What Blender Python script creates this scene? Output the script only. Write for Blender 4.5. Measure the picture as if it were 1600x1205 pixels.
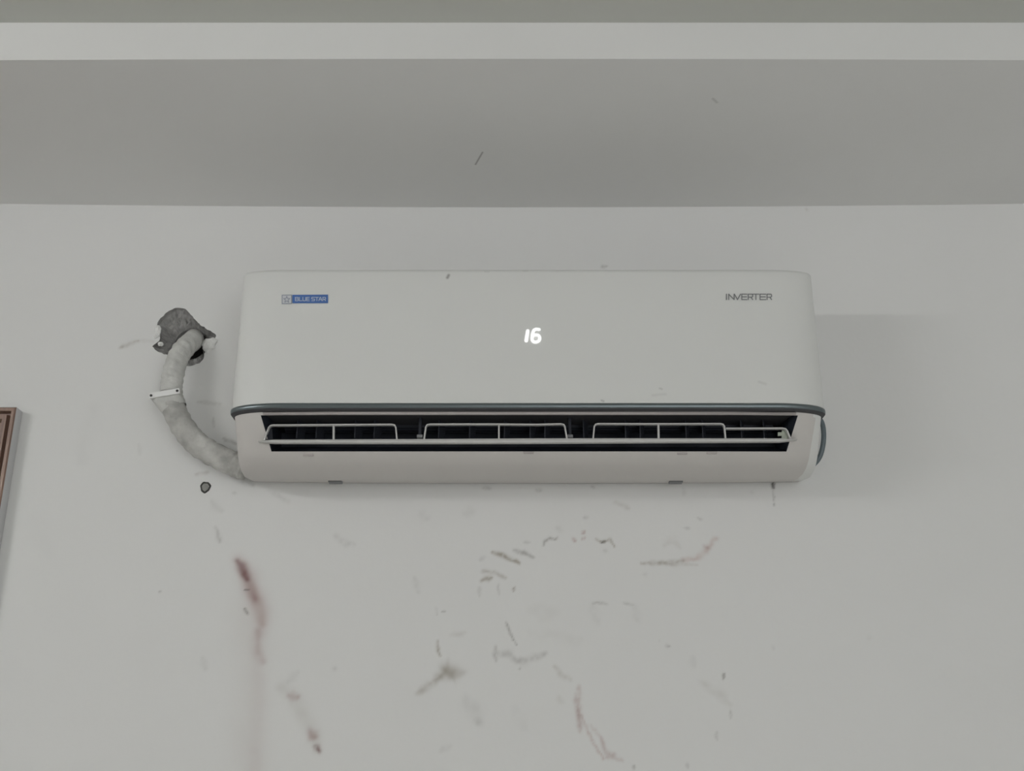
import bpy, bmesh, math, random
import numpy as np
from mathutils import Vector, Matrix

for o in list(bpy.data.objects):
    bpy.data.objects.remove(o)
scene = bpy.context.scene
COL = scene.collection
random.seed(4)

# ------------------------------------------------------------------ camera
F_PX, W_PX, H_PX = 1750.0, 1600.0, 1205.0
PITCH = math.radians(20.4)
CAM = Vector((0.0, -1.8125, 1.5))
cd = bpy.data.cameras.new('camera')
cd.sensor_fit = 'HORIZONTAL'
cd.sensor_width = 36.0
cd.lens = 36.0 * F_PX / W_PX
cd.clip_start = 0.02
cam = bpy.data.objects.new('camera', cd)
COL.objects.link(cam)
cam.location = CAM
cam.rotation_euler = (math.pi / 2 + PITCH, 0, 0)
scene.camera = cam

# ------------------------------------------------------------------ world, light, exposure
world = bpy.data.worlds.new('world')
scene.world = world
world.use_nodes = True
world.node_tree.nodes['Background'].inputs[0].default_value = (0.85, 0.92, 1.0, 1)
world.node_tree.nodes['Background'].inputs[1].default_value = 0.6

FILL_WIN = (0.0, 2.1, 0.75, 2.38)           # added unseen window behind the photographer, set out for its fill light: x0, x1, z0, z1
ROOM = (-2.0, 2.3, -4.0, 0.0)             # x0, x1, y0, y1
ld = bpy.data.lights.new('added_window_fill', 'AREA')  # area lamp in the added opening, general fill for the room
ld.shape = 'RECTANGLE'
ld.size = FILL_WIN[1] - FILL_WIN[0]
ld.size_y = FILL_WIN[3] - FILL_WIN[2]
ld.energy = 27.0
ld.color = (1.0, 1.0, 1.0)
lo = bpy.data.objects.new('added_window_fill', ld)
COL.objects.link(lo)
lo.location = ((FILL_WIN[0] + FILL_WIN[1]) / 2, ROOM[2] - 0.06, (FILL_WIN[2] + FILL_WIN[3]) / 2)
lo.rotation_euler = (math.pi / 2, 0, 0)
TUBE_EMIT = 96.0

vs = scene.view_settings
vs.view_transform = 'Standard'
vs.look = 'None'
vs.gamma = 1.0
vs.use_curve_mapping = False
vs.exposure = 0.0


# ------------------------------------------------------------------ helpers
def at(px, py, d=0.0):
    """Point of the room on the plane d metres in front of the back wall, seen along a measured sight line."""
    u = (px - W_PX / 2) / F_PX
    v = (H_PX / 2 - py) / F_PX
    dy = math.cos(PITCH) - v * math.sin(PITCH)
    dz = math.sin(PITCH) + v * math.cos(PITCH)
    t = (-d - CAM.y) / dy
    return Vector((CAM.x + u * t, -d, CAM.z + dz * t))


def at_z(px, py, z):
    u = (px - W_PX / 2) / F_PX
    v = (H_PX / 2 - py) / F_PX
    dy = math.cos(PITCH) - v * math.sin(PITCH)
    dz = math.sin(PITCH) + v * math.cos(PITCH)
    t = (z - CAM.z) / dz
    return Vector((CAM.x + u * t, CAM.y + dy * t, z))


def mesh_obj(name, verts, faces, mat, parent=None, smooth=False):
    me = bpy.data.meshes.new(name)
    me.from_pydata([tuple(v) for v in verts], [], faces)
    me.update()
    bm = bmesh.new()
    bm.from_mesh(me)
    bmesh.ops.recalc_face_normals(bm, faces=bm.faces)
    bm.to_mesh(me)
    bm.free()
    if smooth:
        for p in me.polygons:
            p.use_smooth = True
    return link(name, me, mat, parent)


def link(name, me, mat, parent=None):
    o = bpy.data.objects.new(name, me)
    COL.objects.link(o)
    if mat is not None and not me.materials:
        me.materials.append(mat)
    if parent is not None:
        o.parent = parent
        o.matrix_parent_inverse = Matrix.Translation(-parent.location)
    return o


def bm_obj(name, bm, mat, parent=None, smooth=False):
    bmesh.ops.recalc_face_normals(bm, faces=bm.faces)
    me = bpy.data.meshes.new(name)
    bm.to_mesh(me)
    bm.free()
    if smooth:
        for p in me.polygons:
            p.use_smooth = True
    return link(name, me, mat, parent)


def box(bm, x0, x1, y0, y1, z0, z1, bevel=0.0):
    r = bmesh.ops.create_cube(bm, size=1.0)
    for v in r['verts']:
        v.co = Vector(((x0 + x1) / 2 + v.co.x * (x1 - x0), (y0 + y1) / 2 + v.co.y * (y1 - y0), (z0 + z1) / 2 + v.co.z * (z1 - z0)))
    if bevel:
        es = list({e for v in r['verts'] for e in v.link_edges})
        bmesh.ops.bevel(bm, geom=es, offset=bevel, segments=2, affect='EDGES', profile=0.5)


def box_obj(name, x0, x1, y0, y1, z0, z1, mat, parent=None, bevel=0.0):
    bm = bmesh.new()
    box(bm, x0, x1, y0, y1, z0, z1, bevel)
    return bm_obj(name, bm, mat, parent)


def catmull(pts, n=8):
    P = [Vector(p) for p in pts]
    P = [P[0] * 2 - P[1]] + P + [P[-1] * 2 - P[-2]]
    out = []
    for i in range(1, len(P) - 2):
        a, b, c, d = P[i - 1:i + 3]
        for k in range(n):
            t = k / n
            out.append(0.5 * ((2 * b) + (c - a) * t + (2 * a - 5 * b + 4 * c - d) * t * t + (3 * b - a - 3 * c + d) * t ** 3))
    out.append(P[-2])
    return out


def tube(path, rad, seg=12, wob=None, cap=True):
    """verts, faces of a round tube along a polyline; rad(i, n, ang) -> radius"""
    n = len(path)
    V, Fc = [], []
    up = Vector((0.13, 1, 0.07)).normalized()
    for i, p in enumerate(path):
        t = (path[min(i + 1, n - 1)] - path[max(i - 1, 0)]).normalized()
        a = t.cross(up).normalized()
        b = t.cross(a).normalized()
        for k in range(seg):
            th = 2 * math.pi * k / seg
            r = rad(i, n, th) if callable(rad) else rad
            V.append(p + (a * math.cos(th) + b * math.sin(th)) * r)
    for i in range(n - 1):
        for k in range(seg):
            k2 = (k + 1) % seg
            Fc.append((i * seg + k, i * seg + k2, (i + 1) * seg + k2, (i + 1) * seg + k))
    if cap:
        Fc.append(tuple(range(seg)))
        Fc.append(tuple((n - 1) * seg + k for k in range(seg)))
    return V, Fc


def thing(name, label, cat, loc, group=None):
    o = bpy.data.objects.new(name, None)
    COL.objects.link(o)
    o.empty_display_size = 0.05
    o.location = loc
    return tag(o, label, cat, group)


def tag(o, label, cat, group=None):
    o['label'] = label
    o['category'] = cat
    if group:
        o['group'] = group
    return o


def struct(o, label=None):
    o['kind'] = 'structure'
    if label:
        o['label'] = label
    return o


# ------------------------------------------------------------------ materials
def material(name, color, rough=0.6, metal=0.0, spec=0.5, noise=0.0, nscale=20.0, bump=0.0, bscale=60.0, emit=0.0):
    m = bpy.data.materials.new(name)
    m.use_nodes = True
    nt = m.node_tree
    b = nt.nodes['Principled BSDF']
    b.inputs['Base Color'].default_value = (*color, 1)
    b.inputs['Roughness'].default_value = rough
    b.inputs['Metallic'].default_value = metal
    b.inputs['Specular IOR Level'].default_value = spec
    tc = nt.nodes.new('ShaderNodeTexCoord')
    if noise:
        n = nt.nodes.new('ShaderNodeTexNoise')
        n.inputs['Scale'].default_value = nscale
        n.inputs['Detail'].default_value = 5
        nt.links.new(tc.outputs['Object'], n.inputs['Vector'])
        r = nt.nodes.new('ShaderNodeMapRange')
        r.inputs['From Min'].default_value = 0.25
        r.inputs['From Max'].default_value = 0.75
        r.inputs['To Min'].default_value = 1 - noise
        r.inputs['To Max'].default_value = 1 + noise
        nt.links.new(n.outputs['Fac'], r.inputs['Value'])
        x = nt.nodes.new('ShaderNodeMix')
        x.data_type = 'RGBA'
        x.blend_type = 'MULTIPLY'
        x.inputs['Factor'].default_value = 1
        x.inputs['A'].default_value = (*color, 1)
        nt.links.new(r.outputs['Result'], x.inputs['B'])
        nt.links.new(x.outputs['Result'], b.inputs['Base Color'])
    if bump:
        n2 = nt.nodes.new('ShaderNodeTexNoise')
        n2.inputs['Scale'].default_value = bscale
        n2.inputs['Detail'].default_value = 4
        nt.links.new(tc.outputs['Object'], n2.inputs['Vector'])
        bp = nt.nodes.new('ShaderNodeBump')
        bp.inputs['Strength'].default_value = bump
        bp.inputs['Distance'].default_value = 0.01
        nt.links.new(n2.outputs['Fac'], bp.inputs['Height'])
        nt.links.new(bp.outputs['Normal'], b.inputs['Normal'])
    if emit:
        b.inputs['Emission Color'].default_value = (1, 1, 1, 1)
        b.inputs['Emission Strength'].default_value = emit
    return m


def segment_group():
    """node group: soft mask around a line segment in object space"""
    g = bpy.data.node_groups.new('scratch_mask', 'ShaderNodeTree')
    for nm, t in (('Vector', 'NodeSocketVector'), ('A', 'NodeSocketVector'), ('B', 'NodeSocketVector'), ('Radius', 'NodeSocketFloat')):
        g.interface.new_socket(nm, in_out='INPUT', socket_type=t)
    g.interface.new_socket('Mask', in_out='OUTPUT', socket_type='NodeSocketFloat')
    i = g.nodes.new('NodeGroupInput')
    o = g.nodes.new('NodeGroupOutput')

    def vm(op, a, b):
        n = g.nodes.new('ShaderNodeVectorMath')
        n.operation = op
        g.links.new(a, n.inputs[0])
        g.links.new(b, n.inputs[1])
        return n

    def mt(op, a, b, clamp=False):
        n = g.nodes.new('ShaderNodeMath')
        n.operation = op
        n.use_clamp = clamp
        g.links.new(a, n.inputs[0])
        g.links.new(b, n.inputs[1])
        return n.outputs[0]
    pa = vm('SUBTRACT', i.outputs['Vector'], i.outputs['A']).outputs[0]
    ba = vm('SUBTRACT', i.outputs['B'], i.outputs['A']).outputs[0]
    t = mt('DIVIDE', vm('DOT_PRODUCT', pa, ba).outputs['Value'], vm('DOT_PRODUCT', ba, ba).outputs['Value'], True)
    sc = g.nodes.new('ShaderNodeVectorMath')
    sc.operation = 'SCALE'
    g.links.new(ba, sc.inputs[0])
    g.links.new(t, sc.inputs['Scale'])
    dist = vm('DISTANCE', pa, sc.outputs[0]).outputs['Value']
    q = mt('DIVIDE', dist, i.outputs['Radius'], True)
    mr = g.nodes.new('ShaderNodeMapRange')
    mr.interpolation_type = 'SMOOTHSTEP'
    mr.inputs['To Min'].default_value = 1
    mr.inputs['To Max'].default_value = 0
    g.links.new(q, mr.inputs['Value'])
    g.links.new(mr.outputs['Result'], o.inputs[0])
    return g


SEG = segment_group()


def add_scratches(m, marks):
    """marks: (A, B, radius, strength) dark scratches laid over the base colour of m"""
    nt = m.node_tree
    b = nt.nodes['Principled BSDF']
    src = b.inputs['Base Color']
    cur = src.links[0].from_socket if src.is_linked else None
    col = tuple(src.default_value)
    tc = nt.nodes.new('ShaderNodeTexCoord')
    for A, B, r, s in marks:
        g = nt.nodes.new('ShaderNodeGroup')
        g.node_tree = SEG
        nt.links.new(tc.outputs['Object'], g.inputs['Vector'])
        g.inputs['A'].default_value = A
        g.inputs['B'].default_value = B
        g.inputs['Radius'].default_value = r
        ml = nt.nodes.new('ShaderNodeMath')
        ml.operation = 'MULTIPLY'
        ml.inputs[1].default_value = s
        nt.links.new(g.outputs[0], ml.inputs[0])
        x = nt.nodes.new('ShaderNodeMix')
        x.data_type = 'RGBA'
        nt.links.new(ml.outputs[0], x.inputs['Factor'])
        if cur is None:
            x.inputs['A'].default_value = col
        else:
            nt.links.new(cur, x.inputs['A'])
        x.inputs['B'].default_value = (0.12, 0.11, 0.10, 1)
        cur = x.outputs['Result']
    nt.links.new(cur, src)


WALL_C = (0.80, 0.80, 0.787)
M_wall = material('wall_paint', WALL_C, 0.75, spec=0.3, bump=0.05, bscale=35)
M_plain = material('plain_wall_paint', WALL_C, 0.75, spec=0.3, noise=0.01, nscale=3, bump=0.05, bscale=35)
M_ceil = material('ceiling_paint', (0.80, 0.80, 0.785), 0.85, spec=0.2, noise=0.01, nscale=4, bump=0.04, bscale=30)
M_floor = material('floor_tile', (0.70, 0.69, 0.66), 0.4, noise=0.05, nscale=6)
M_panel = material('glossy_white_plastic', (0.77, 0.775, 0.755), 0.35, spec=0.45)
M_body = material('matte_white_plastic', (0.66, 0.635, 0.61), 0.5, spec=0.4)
M_trim = material('blue_grey_chrome', (0.17, 0.20, 0.21), 0.32, metal=0.7)
M_trim_shade = material('trim_gap_shade', (0.055, 0.055, 0.06), 0.6)
M_dark = material('dark_cavity_plastic', (0.022, 0.026, 0.036), 0.6, spec=0.2)
M_vane = material('dark_vane_plastic', (0.030, 0.033, 0.042), 0.5, spec=0.25)
M_louver = material('light_louver_plastic', (0.60, 0.595, 0.58), 0.45)
M_louver2 = material('greenish_louver_plastic', (0.42, 0.46, 0.38), 0.5)
M_lip = material('pinkish_lip_plastic', (0.50, 0.46, 0.45), 0.5)
M_blue = material('badge_blue', (0.075, 0.17, 0.45), 0.4)
M_badge_w = material('badge_white', (0.55, 0.60, 0.68), 0.4)
M_grey_print = material('grey_print', (0.22, 0.225, 0.23), 0.5)
M_star = material('star_outline_print', (0.33, 0.36, 0.42), 0.5)
M_led = material('white_led', (0.9, 0.9, 0.9), 0.4, emit=0.62)
M_concrete = material('broken_concrete', (0.37, 0.365, 0.355), 0.95, spec=0.1, noise=0.22, nscale=60, bump=0.5, bscale=130)
M_chip = material('white_plaster_chip', (0.86, 0.86, 0.84), 0.9, spec=0.1, noise=0.06, nscale=80, bump=0.5, bscale=180)
M_wrap = material('dusty_pipe_wrap', (0.60, 0.60, 0.575), 0.75, spec=0.25, noise=0.14, nscale=45, bump=0.35, bscale=70)
M_wrap2 = material('dirty_pipe_wrap', (0.52, 0.515, 0.49), 0.75, spec=0.25, noise=0.30, nscale=40, bump=0.6, bscale=60)
M_strip = material('white_strip', (0.86, 0.86, 0.85), 0.5)
M_screw = material('dark_screw', (0.05, 0.05, 0.05), 0.5, metal=0.5)
M_cable = material('blue_grey_cable', (0.13, 0.165, 0.18), 0.35)
M_plug = material('grey_wall_plug', (0.30, 0.30, 0.28), 0.8, noise=0.2, nscale=200)
M_plugring = material('dark_plug_hole', (0.07, 0.07, 0.065), 0.9, noise=0.3, nscale=250)
M_greyedge = material('grey_painted_edge', (0.60, 0.60, 0.605), 0.6)
M_metal = material('white_metal', (0.75, 0.75, 0.75), 0.4)
M_tube = material('fluorescent_tube', (0.9, 0.9, 0.9), 0.4, emit=TUBE_EMIT)


def wood_material(name, c1, c2):
    m = bpy.data.materials.new(name)
    m.use_nodes = True
    nt = m.node_tree
    b = nt.nodes['Principled BSDF']
    tc = nt.nodes.new('ShaderNodeTexCoord')
    mp = nt.nodes.new('ShaderNodeMapping')
    mp.inputs['Scale'].default_value = (60, 60, 3)
    n = nt.nodes.new('ShaderNodeTexNoise')
    n.inputs['Scale'].default_value = 2.0
    n.inputs['Detail'].default_value = 6
    r = nt.nodes.new('ShaderNodeValToRGB')
    r.color_ramp.elements[0].color = (*c1, 1)
    r.color_ramp.elements[1].color = (*c2, 1)
    r.color_ramp.elements[0].position = 0.3
    r.color_ramp.elements[1].position = 0.7
    nt.links.new(tc.outputs['Object'], mp.inputs['Vector'])
    nt.links.new(mp.outputs['Vector'], n.inputs['Vector'])
    nt.links.new(n.outputs['Fac'], r.inputs['Fac'])
    nt.links.new(r.outputs['Color'], b.inputs['Base Color'])
    b.inputs['Roughness'].default_value = 0.35
    return m


M_wood = wood_material('brown_varnished_wood', (0.17, 0.105, 0.08), (0.31, 0.20, 0.15))

# wall paint reads its stains from a colour attribute
nt = M_wall.node_tree
bs = nt.nodes['Principled BSDF']
ca = nt.nodes.new('ShaderNodeVertexColor')
ca.layer_name = 'stains'
mx = nt.nodes.new('ShaderNodeMix')
mx.data_type = 'RGBA'
mx.blend_type = 'MULTIPLY'
mx.inputs['Factor'].default_value = 1.0
mx.inputs['A'].default_value = (*WALL_C, 1)
nt.links.new(ca.outputs['Color'], mx.inputs['B'])
nt.links.new(mx.outputs['Result'], bs.inputs['Base Color'])

# ------------------------------------------------------------------ back wall with broken hole and stains
X0, X1, Y0, Y1 = ROOM
SOFFIT_Z = at(820, 324).z
BORDER_D = -at_z(800, 92, SOFFIT_Z).y
CEIL_Z = at(800, 35.5, BORDER_D).z
xs = np.concatenate([np.linspace(X0, -0.98, 8, endpoint=False), np.linspace(-0.98, 0.98, 785), np.linspace(0.98, X1, 8)[1:]])
zs = np.concatenate([np.linspace(0, 1.25, 6, endpoint=False), np.linspace(1.25, CEIL_Z + 0.02, 545)])
XX, ZZ = np.meshgrid(xs, zs)
NX, NZ = len(xs), len(zs)

rng = np.random.RandomState(7)
LAT = rng.rand(256, 256)


def vnoise(x, y):
    xi = np.floor(x).astype(int)
    yi = np.floor(y).astype(int)
    fx, fy = x - xi, y - yi
    fx = fx * fx * (3 - 2 * fx)
    fy = fy * fy * (3 - 2 * fy)
    a = LAT[yi % 256, xi % 256]
    b = LAT[yi % 256, (xi + 1) % 256]
    c = LAT[(yi + 1) % 256, xi % 256]
    d = LAT[(yi + 1) % 256, (xi + 1) % 256]
    return (a * (1 - fx) + b * fx) * (1 - fy) + (c * (1 - fx) + d * fx) * fy


stain = np.ones((NZ, NX, 3))
# gentle uneven whitewash
blot = 0.6 * vnoise(XX * 5 + 40, ZZ * 5 + 20) + 0.4 * vnoise(XX * 14 + 9, ZZ * 14 + 3)
stain *= (1 + 0.022 * (blot - 0.5))[..., None]
RED = (0.46, 0.25, 0.24)
DRED = (0.30, 0.13, 0.13)
GRY = (0.45, 0.44, 0.42)
BRN = (0.50, 0.46, 0.40)
DRK = (0.16, 0.15, 0.14)
PALE = (0.72, 0.72, 0.68)


def stroke(pts, rad, strength, col, rough=0.5, seed=0, taper=True):
    P = [at(x, y) for x, y in pts]
    r0 = rad / 912.0
    lox = min(p.x for p in P) - 2.5 * r0
    hix = max(p.x for p in P) + 2.5 * r0
    loz = min(p.z for p in P) - 2.5 * r0
    hiz = max(p.z for p in P) + 2.5 * r0
    i0, i1 = np.searchsorted(xs, lox), np.searchsorted(xs, hix)
    j0, j1 = np.searchsorted(zs, loz), np.searchsorted(zs, hiz)
    if i1 <= i0 or j1 <= j0:
        return
    x = XX[j0:j1, i0:i1]
    z = ZZ[j0:j1, i0:i1]
    k = 1.0 / max(r0 * 1.6, 0.004)
    dx = (vnoise(x * k + seed * 3.7, z * k + 11) - 0.5) * r0 * 1.2 * rough
    dz = (vnoise(x * k + 31 + seed, z * k + 77) - 0.5) * r0 * 1.2 * rough
    best = np.full(x.shape, 9.0)
    n = len(P)
    for q in range(max(n - 1, 1)):
        a = P[q]
        b = P[min(q + 1, n - 1)]
        bx, bz = b.x - a.x, b.z - a.z
        L = bx * bx + bz * bz + 1e-12
        t = np.clip(((x + dx - a.x) * bx + (z + dz - a.z) * bz) / L, 0, 1)
        d = np.hypot(x + dx - a.x - bx * t, z + dz - a.z - bz * t)
        T = (q + t) / max(n - 1, 1)
        rr = r0 * (0.45 + 0.55 * np.sin(math.pi * np.clip(0.12 + 0.76 * T, 0, 1))) if taper else r0
        best = np.minimum(best, d / rr)
    m = np.exp(-best ** 2 * 1.6)
    m *= np.clip(1 - rough + rough * 2 * vnoise(x * k * 2.2 + seed * 9.1, z * k * 2.2 + 5), 0, 1.3)
    m = np.clip(m * strength, 0, 1)[..., None]
    stain[j0:j1, i0:i1] *= 1 - m * (1 - np.array(col))


def zs2(l):
    return [(620 + x / 2.836, 780 + y / 2.836) for x, y in l]


# rust-red run under the pipe
stroke([(371, 877), (378, 888), (386, 906)], 9, 0.85, (0.40, 0.24, 0.24), 0.22, 1)
stroke([(380, 885), (390, 918), (398, 936)], 12, 0.55, (0.52, 0.34, 0.33), 0.2, 2)
stroke([(392, 918), (404, 945), (410, 975)], 13, 0.42, (0.60, 0.44, 0.41), 0.2, 3)
stroke([(372, 875), (388, 900), (408, 960), (408, 985)], 20, 0.20, RED, 0.2, 4)
stroke([(402, 985), (403, 1015), (410, 1035)], 10, 0.22, RED, 0.5, 5)
stroke([(385, 960), (392, 1060), (388, 1215)], 34, 0.16, (0.70, 0.62, 0.58), 0.2, 6, False)
stroke([(400, 1000), (405, 1100), (398, 1215)], 14, 0.10, RED, 0.2, 7, False)
stroke([(382, 922), (389, 922)], 2, 0.5, DRK, 0.3, 8)
stroke([(382, 951), (387, 960)], 3, 0.7, GRY, 0.3, 9)
stroke([(440, 1072), (458, 1090), (475, 1120), (490, 1150), (496, 1170)], 14, 0.16, BRN, 0.3, 10)
stroke([(452, 1087), (462, 1089)], 8, 0.45, RED, 0.5, 11)
stroke([(486, 1145), (492, 1153)], 9, 0.45, RED, 0.4, 12)
stroke([(493, 1166), (499, 1173)], 6, 0.8, (0.4, 0.28, 0.28), 0.5, 13)
stroke([(465, 1050), (450, 1065)], 8, 0.12, GRY, 0.4, 14)
stroke([(337, 825), (345, 848)], 5, 0.35, GRY, 0.5, 15)
stroke([(316, 1030), (320, 1045)], 7, 0.12, GRY, 0.4, 16)
stroke([(523, 1046)], 7, 0.2, GRY, 0.3, 17)
stroke([(526, 838), (535, 850), (552, 851)], 6, 0.16, GRY, 0.6, 18)
stroke([(250, 925)], 2.5, 0.9, GRY, 0.2, 19)
# smears below the unit
for k, (p, r, s, c) in enumerate([
        ([(425, 235), (470, 252), (545, 285)], 4.6, 0.75, BRN), ([(520, 228), (560, 238), (605, 258)], 4.2, 0.55, GRY),
        ([(375, 320), (430, 325), (480, 350)], 4.5, 0.40, BRN), ([(378, 362), (415, 352)], 5, 0.65, BRN),
        ([(370, 270), (385, 260)], 5, 0.2, GRY), ([(450, 375), (452, 425)], 3, 0.25, GRY), ([(365, 390), (368, 430)], 4, 0.2, GRY),
        ([(522, 390), (518, 408)], 2.8, 0.7, BRN), ([(652, 205), (655, 190), (675, 172), (700, 180)], 2.6, 0.75, GRY),
        ([(705, 178), (712, 170)], 2.2, 0.5, GRY), ([(780, 170), (790, 188)], 3.4, 0.4, RED), ([(822, 152), (830, 145)], 3.4, 0.5, RED),
        ([(820, 178), (834, 170)], 3, 0.35, RED), ([(880, 176), (910, 190), (945, 178), (965, 212)], 2.7, 0.7, BRN),
        ([(905, 192), (925, 185)], 2.6, 0.7, DRK), ([(915, 228), (930, 230)], 3, 0.25, GRY),
        ([(1085, 282), (1150, 285), (1210, 282), (1270, 272)], 4.2, 0.5, BRN), ([(1160, 278), (1220, 292), (1330, 290)], 3.4, 0.25, BRN),
        ([(1270, 270), (1340, 260), (1375, 225), (1415, 175)], 6, 0.38, (0.68, 0.48, 0.44)), ([(1365, 205), (1385, 222)], 5, 0.3, RED),
        ([(1180, 205), (1215, 180), (1250, 215)], 7, 0.12, BRN), ([(1335, 82), (1352, 92)], 3, 0.35, GRY), ([(1275, 128), (1297, 130)], 2.6, 0.35, GRY),
        ([(1095, 335)], 6, 0.15, GRY), ([(870, 462), (905, 458), (935, 468)], 3, 0.35, GRY), ([(1005, 462), (1045, 470)], 3, 0.30, GRY),
        ([(860, 470), (890, 550)], 9, 0.08, GRY), ([(1060, 480), (1062, 540)], 8, 0.08, GRY),
        ([(485, 545), (500, 590), (528, 645)], 2.6, 0.6, GRY), ([(178, 630), (182, 665), (192, 695)], 3.2, 0.6, BRN),
        ([(175, 480), (178, 515)], 2, 0.2, GRY), ([(200, 498), (215, 498)], 1.9, 0.5, GRY),
        ([(435, 655), (440, 712)], 5, 0.38, GRY), ([(445, 690), (500, 685), (530, 712)], 7, 0.30, GRY), ([(530, 725), (590, 705), (660, 685)], 6, 0.34, GRY),
        ([(545, 755)], 3.5, 0.35, GRY), ([(560, 735)], 12, 0.12, GRY), ([(590, 500), (690, 510)], 14, 0.07, BRN), ([(600, 590), (800, 630)], 14, 0.06, BRN),
        ([(225, 768), (250, 762)], 17, 0.75, (0.50, 0.46, 0.40)), ([(180, 790), (240, 780), (300, 775)], 10, 0.32, BRN), ([(95, 860), (135, 828), (200, 785)], 7, 0.40, BRN),
        ([(245, 605), (300, 592)], 6, 0.16, BRN), ([(315, 890), (345, 940), (370, 990)], 13, 0.14, GRY), ([(365, 985)], 8, 0.15, GRY),
        ([(80, 350), (95, 415)], 6, 0.12, GRY), ([(700, 745), (735, 785), (770, 800)], 6, 0.28, BRN), ([(722, 880), (725, 900)], 8, 0.12, BRN),
        ([(805, 830), (806, 900), (810, 1030)], 5, 0.40, (0.66, 0.52, 0.50)), ([(790, 860), (802, 970)], 4, 0.22, RED), ([(808, 930), (815, 1010)], 5, 0.22, RED),
        ([(818, 960), (855, 1050), (915, 1150)], 3.2, 0.42, (0.66, 0.50, 0.48)), ([(860, 1005), (905, 1060), (930, 1120), (960, 1145), (1000, 1158)], 4, 0.32, (0.66, 0.52, 0.50)),
        ([(905, 1060), (925, 1130)], 3.4, 0.22, RED), ([(925, 1140), (960, 1130)], 6, 0.25, RED),
        ([(1190, 652), (1208, 652)], 3, 0.4, GRY), ([(1162, 628)], 2.2, 0.5, GRY), ([(1448, 775), (1447, 795)], 3, 0.75, GRY),
        ([(1310, 700), (1312, 745)], 8, 0.09, GRY), ([(1340, 805), (1430, 860), (1478, 905)], 10, 0.14, BRN), ([(1478, 940), (1478, 970)], 3, 0.30, GRY),
        ([(1415, 1035), (1416, 1065)], 3.2, 0.30, GRY), ([(1050, 1180), (1050, 1198)], 3, 0.55, GRY), ([(1288, 1170), (1288, 1192)], 3, 0.3, GRY),
        ([(195, 1120), (240, 1095)], 6, 0.13, GRY), ([(965, 15), (1030, 45)], 5, 0.22, BRN), ([(830, 85), (845, 82)], 4, 0.3, GRY),
        ([(100, 70), (135, 75)], 10, 0.10, GRY), ([(300, 60), (340, 55)], 10, 0.12, GRY), ([(715, 130), (730, 135)], 7, 0.14, GRY),
        ([(560, 192), (590, 192)], 2.6, 0.25, GRY), ([(520, 920), (560, 1010)], 12, 0.05, GRY)]):
    stroke(zs2(p), r, s, c, 0.55, 20 + k)
# smudges round the pipe and below the left end of the unit
for k, (p, r, s, c) in enumerate([
        ([(188, 544), (200, 538), (215, 533)], 5, 0.35, BRN), ([(192, 542)], 4, 0.35, BRN), ([(215, 532), (240, 534)], 4, 0.12, BRN),
        ([(310, 628), (345, 632)], 4, 0.30, GRY), ([(333, 652), (334, 668)], 2.5, 0.35, GRY), ([(350, 685), (372, 695)], 4, 0.5, GRY), ([(352, 690)], 2.4, 0.8, DRK),
        ([(305, 742), (325, 738)], 4, 0.28, BRN), ([(372, 738), (373, 746)], 3, 0.6, GRY), ([(366, 770)], 5, 0.25, GRY), ([(330, 785), (345, 800)], 8, 0.12, GRY),
        ([(420, 765), (450, 785)], 6, 0.16, GRY), ([(365, 745), (395, 758)], 6, 0.3, GRY), ([(217, 695), (219, 710)], 4, 0.1, GRY),
        ([(1208, 755), (1208, 763)], 3.6, 0.95, DRK), ([(1206, 757), (1211, 757)], 2.6, 0.5, DRK), ([(1208, 765), (1210, 785)], 1.8, 0.5, GRY), ([(1210, 789)], 2.8, 0.9, DRK),
        ([(1175, 770)], 5, 0.16, GRY), ([(940, 418), (948, 416)], 4, 0.4, GRY), ([(755, 763), (765, 764)], 4, 0.3, GRY), ([(838, 765), (846, 767)], 4, 0.25, GRY),
        ([(925, 760), (928, 763)], 4, 0.3, GRY), ([(1260, 328)], 6, 0.2, BRN), ([(1068, 762), (1069, 775)], 3, 0.15, GRY), ([(1360, 996)], 8, 0.1, BRN),
        ([(1208, 1012)], 6, 0.12, GRY), ([(150, 640), (130, 720)], 20, 0.04, GRY)]):
    stroke(p, r, s, c, 0.5, 120 + k)

# outline of the broken plaster, measured in metres on the wall
HC = at(291, 528)


def zp(l):
    return [(180 + x / 3.65, 450 + y / 3.65) for x, y in l]


outl = zp([(355, 113), (385, 115), (410, 128), (432, 155), (458, 185), (485, 213), (525, 238), (560, 255), (576, 268), (568, 288), (530, 296), (508, 318), (495, 345), (505, 368), (526, 378), (505, 405), (480, 428), (450, 440), (410, 448), (370, 425), (330, 400), (296, 381), (250, 366), (225, 350), (210, 332), (232, 318), (252, 300), (258, 272), (252, 240), (236, 206), (255, 178), (285, 148), (318, 124)])
op = [(at(x, y).x - HC.x, at(x, y).z - HC.z) for x, y in outl]
ang = np.array([math.atan2(b, a) for a, b in op])
rr_ = np.array([math.hypot(a, b) for a, b in op])
order = np.argsort(ang)
ang, rr_ = ang[order], rr_[order]


def hole_r(t):
    base = np.interp(t, ang, rr_, period=2 * math.pi)
    return base + 0.0005 * np.sin(t * 23) + 0.0003 * np.sin(t * 41 + 1)


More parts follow.
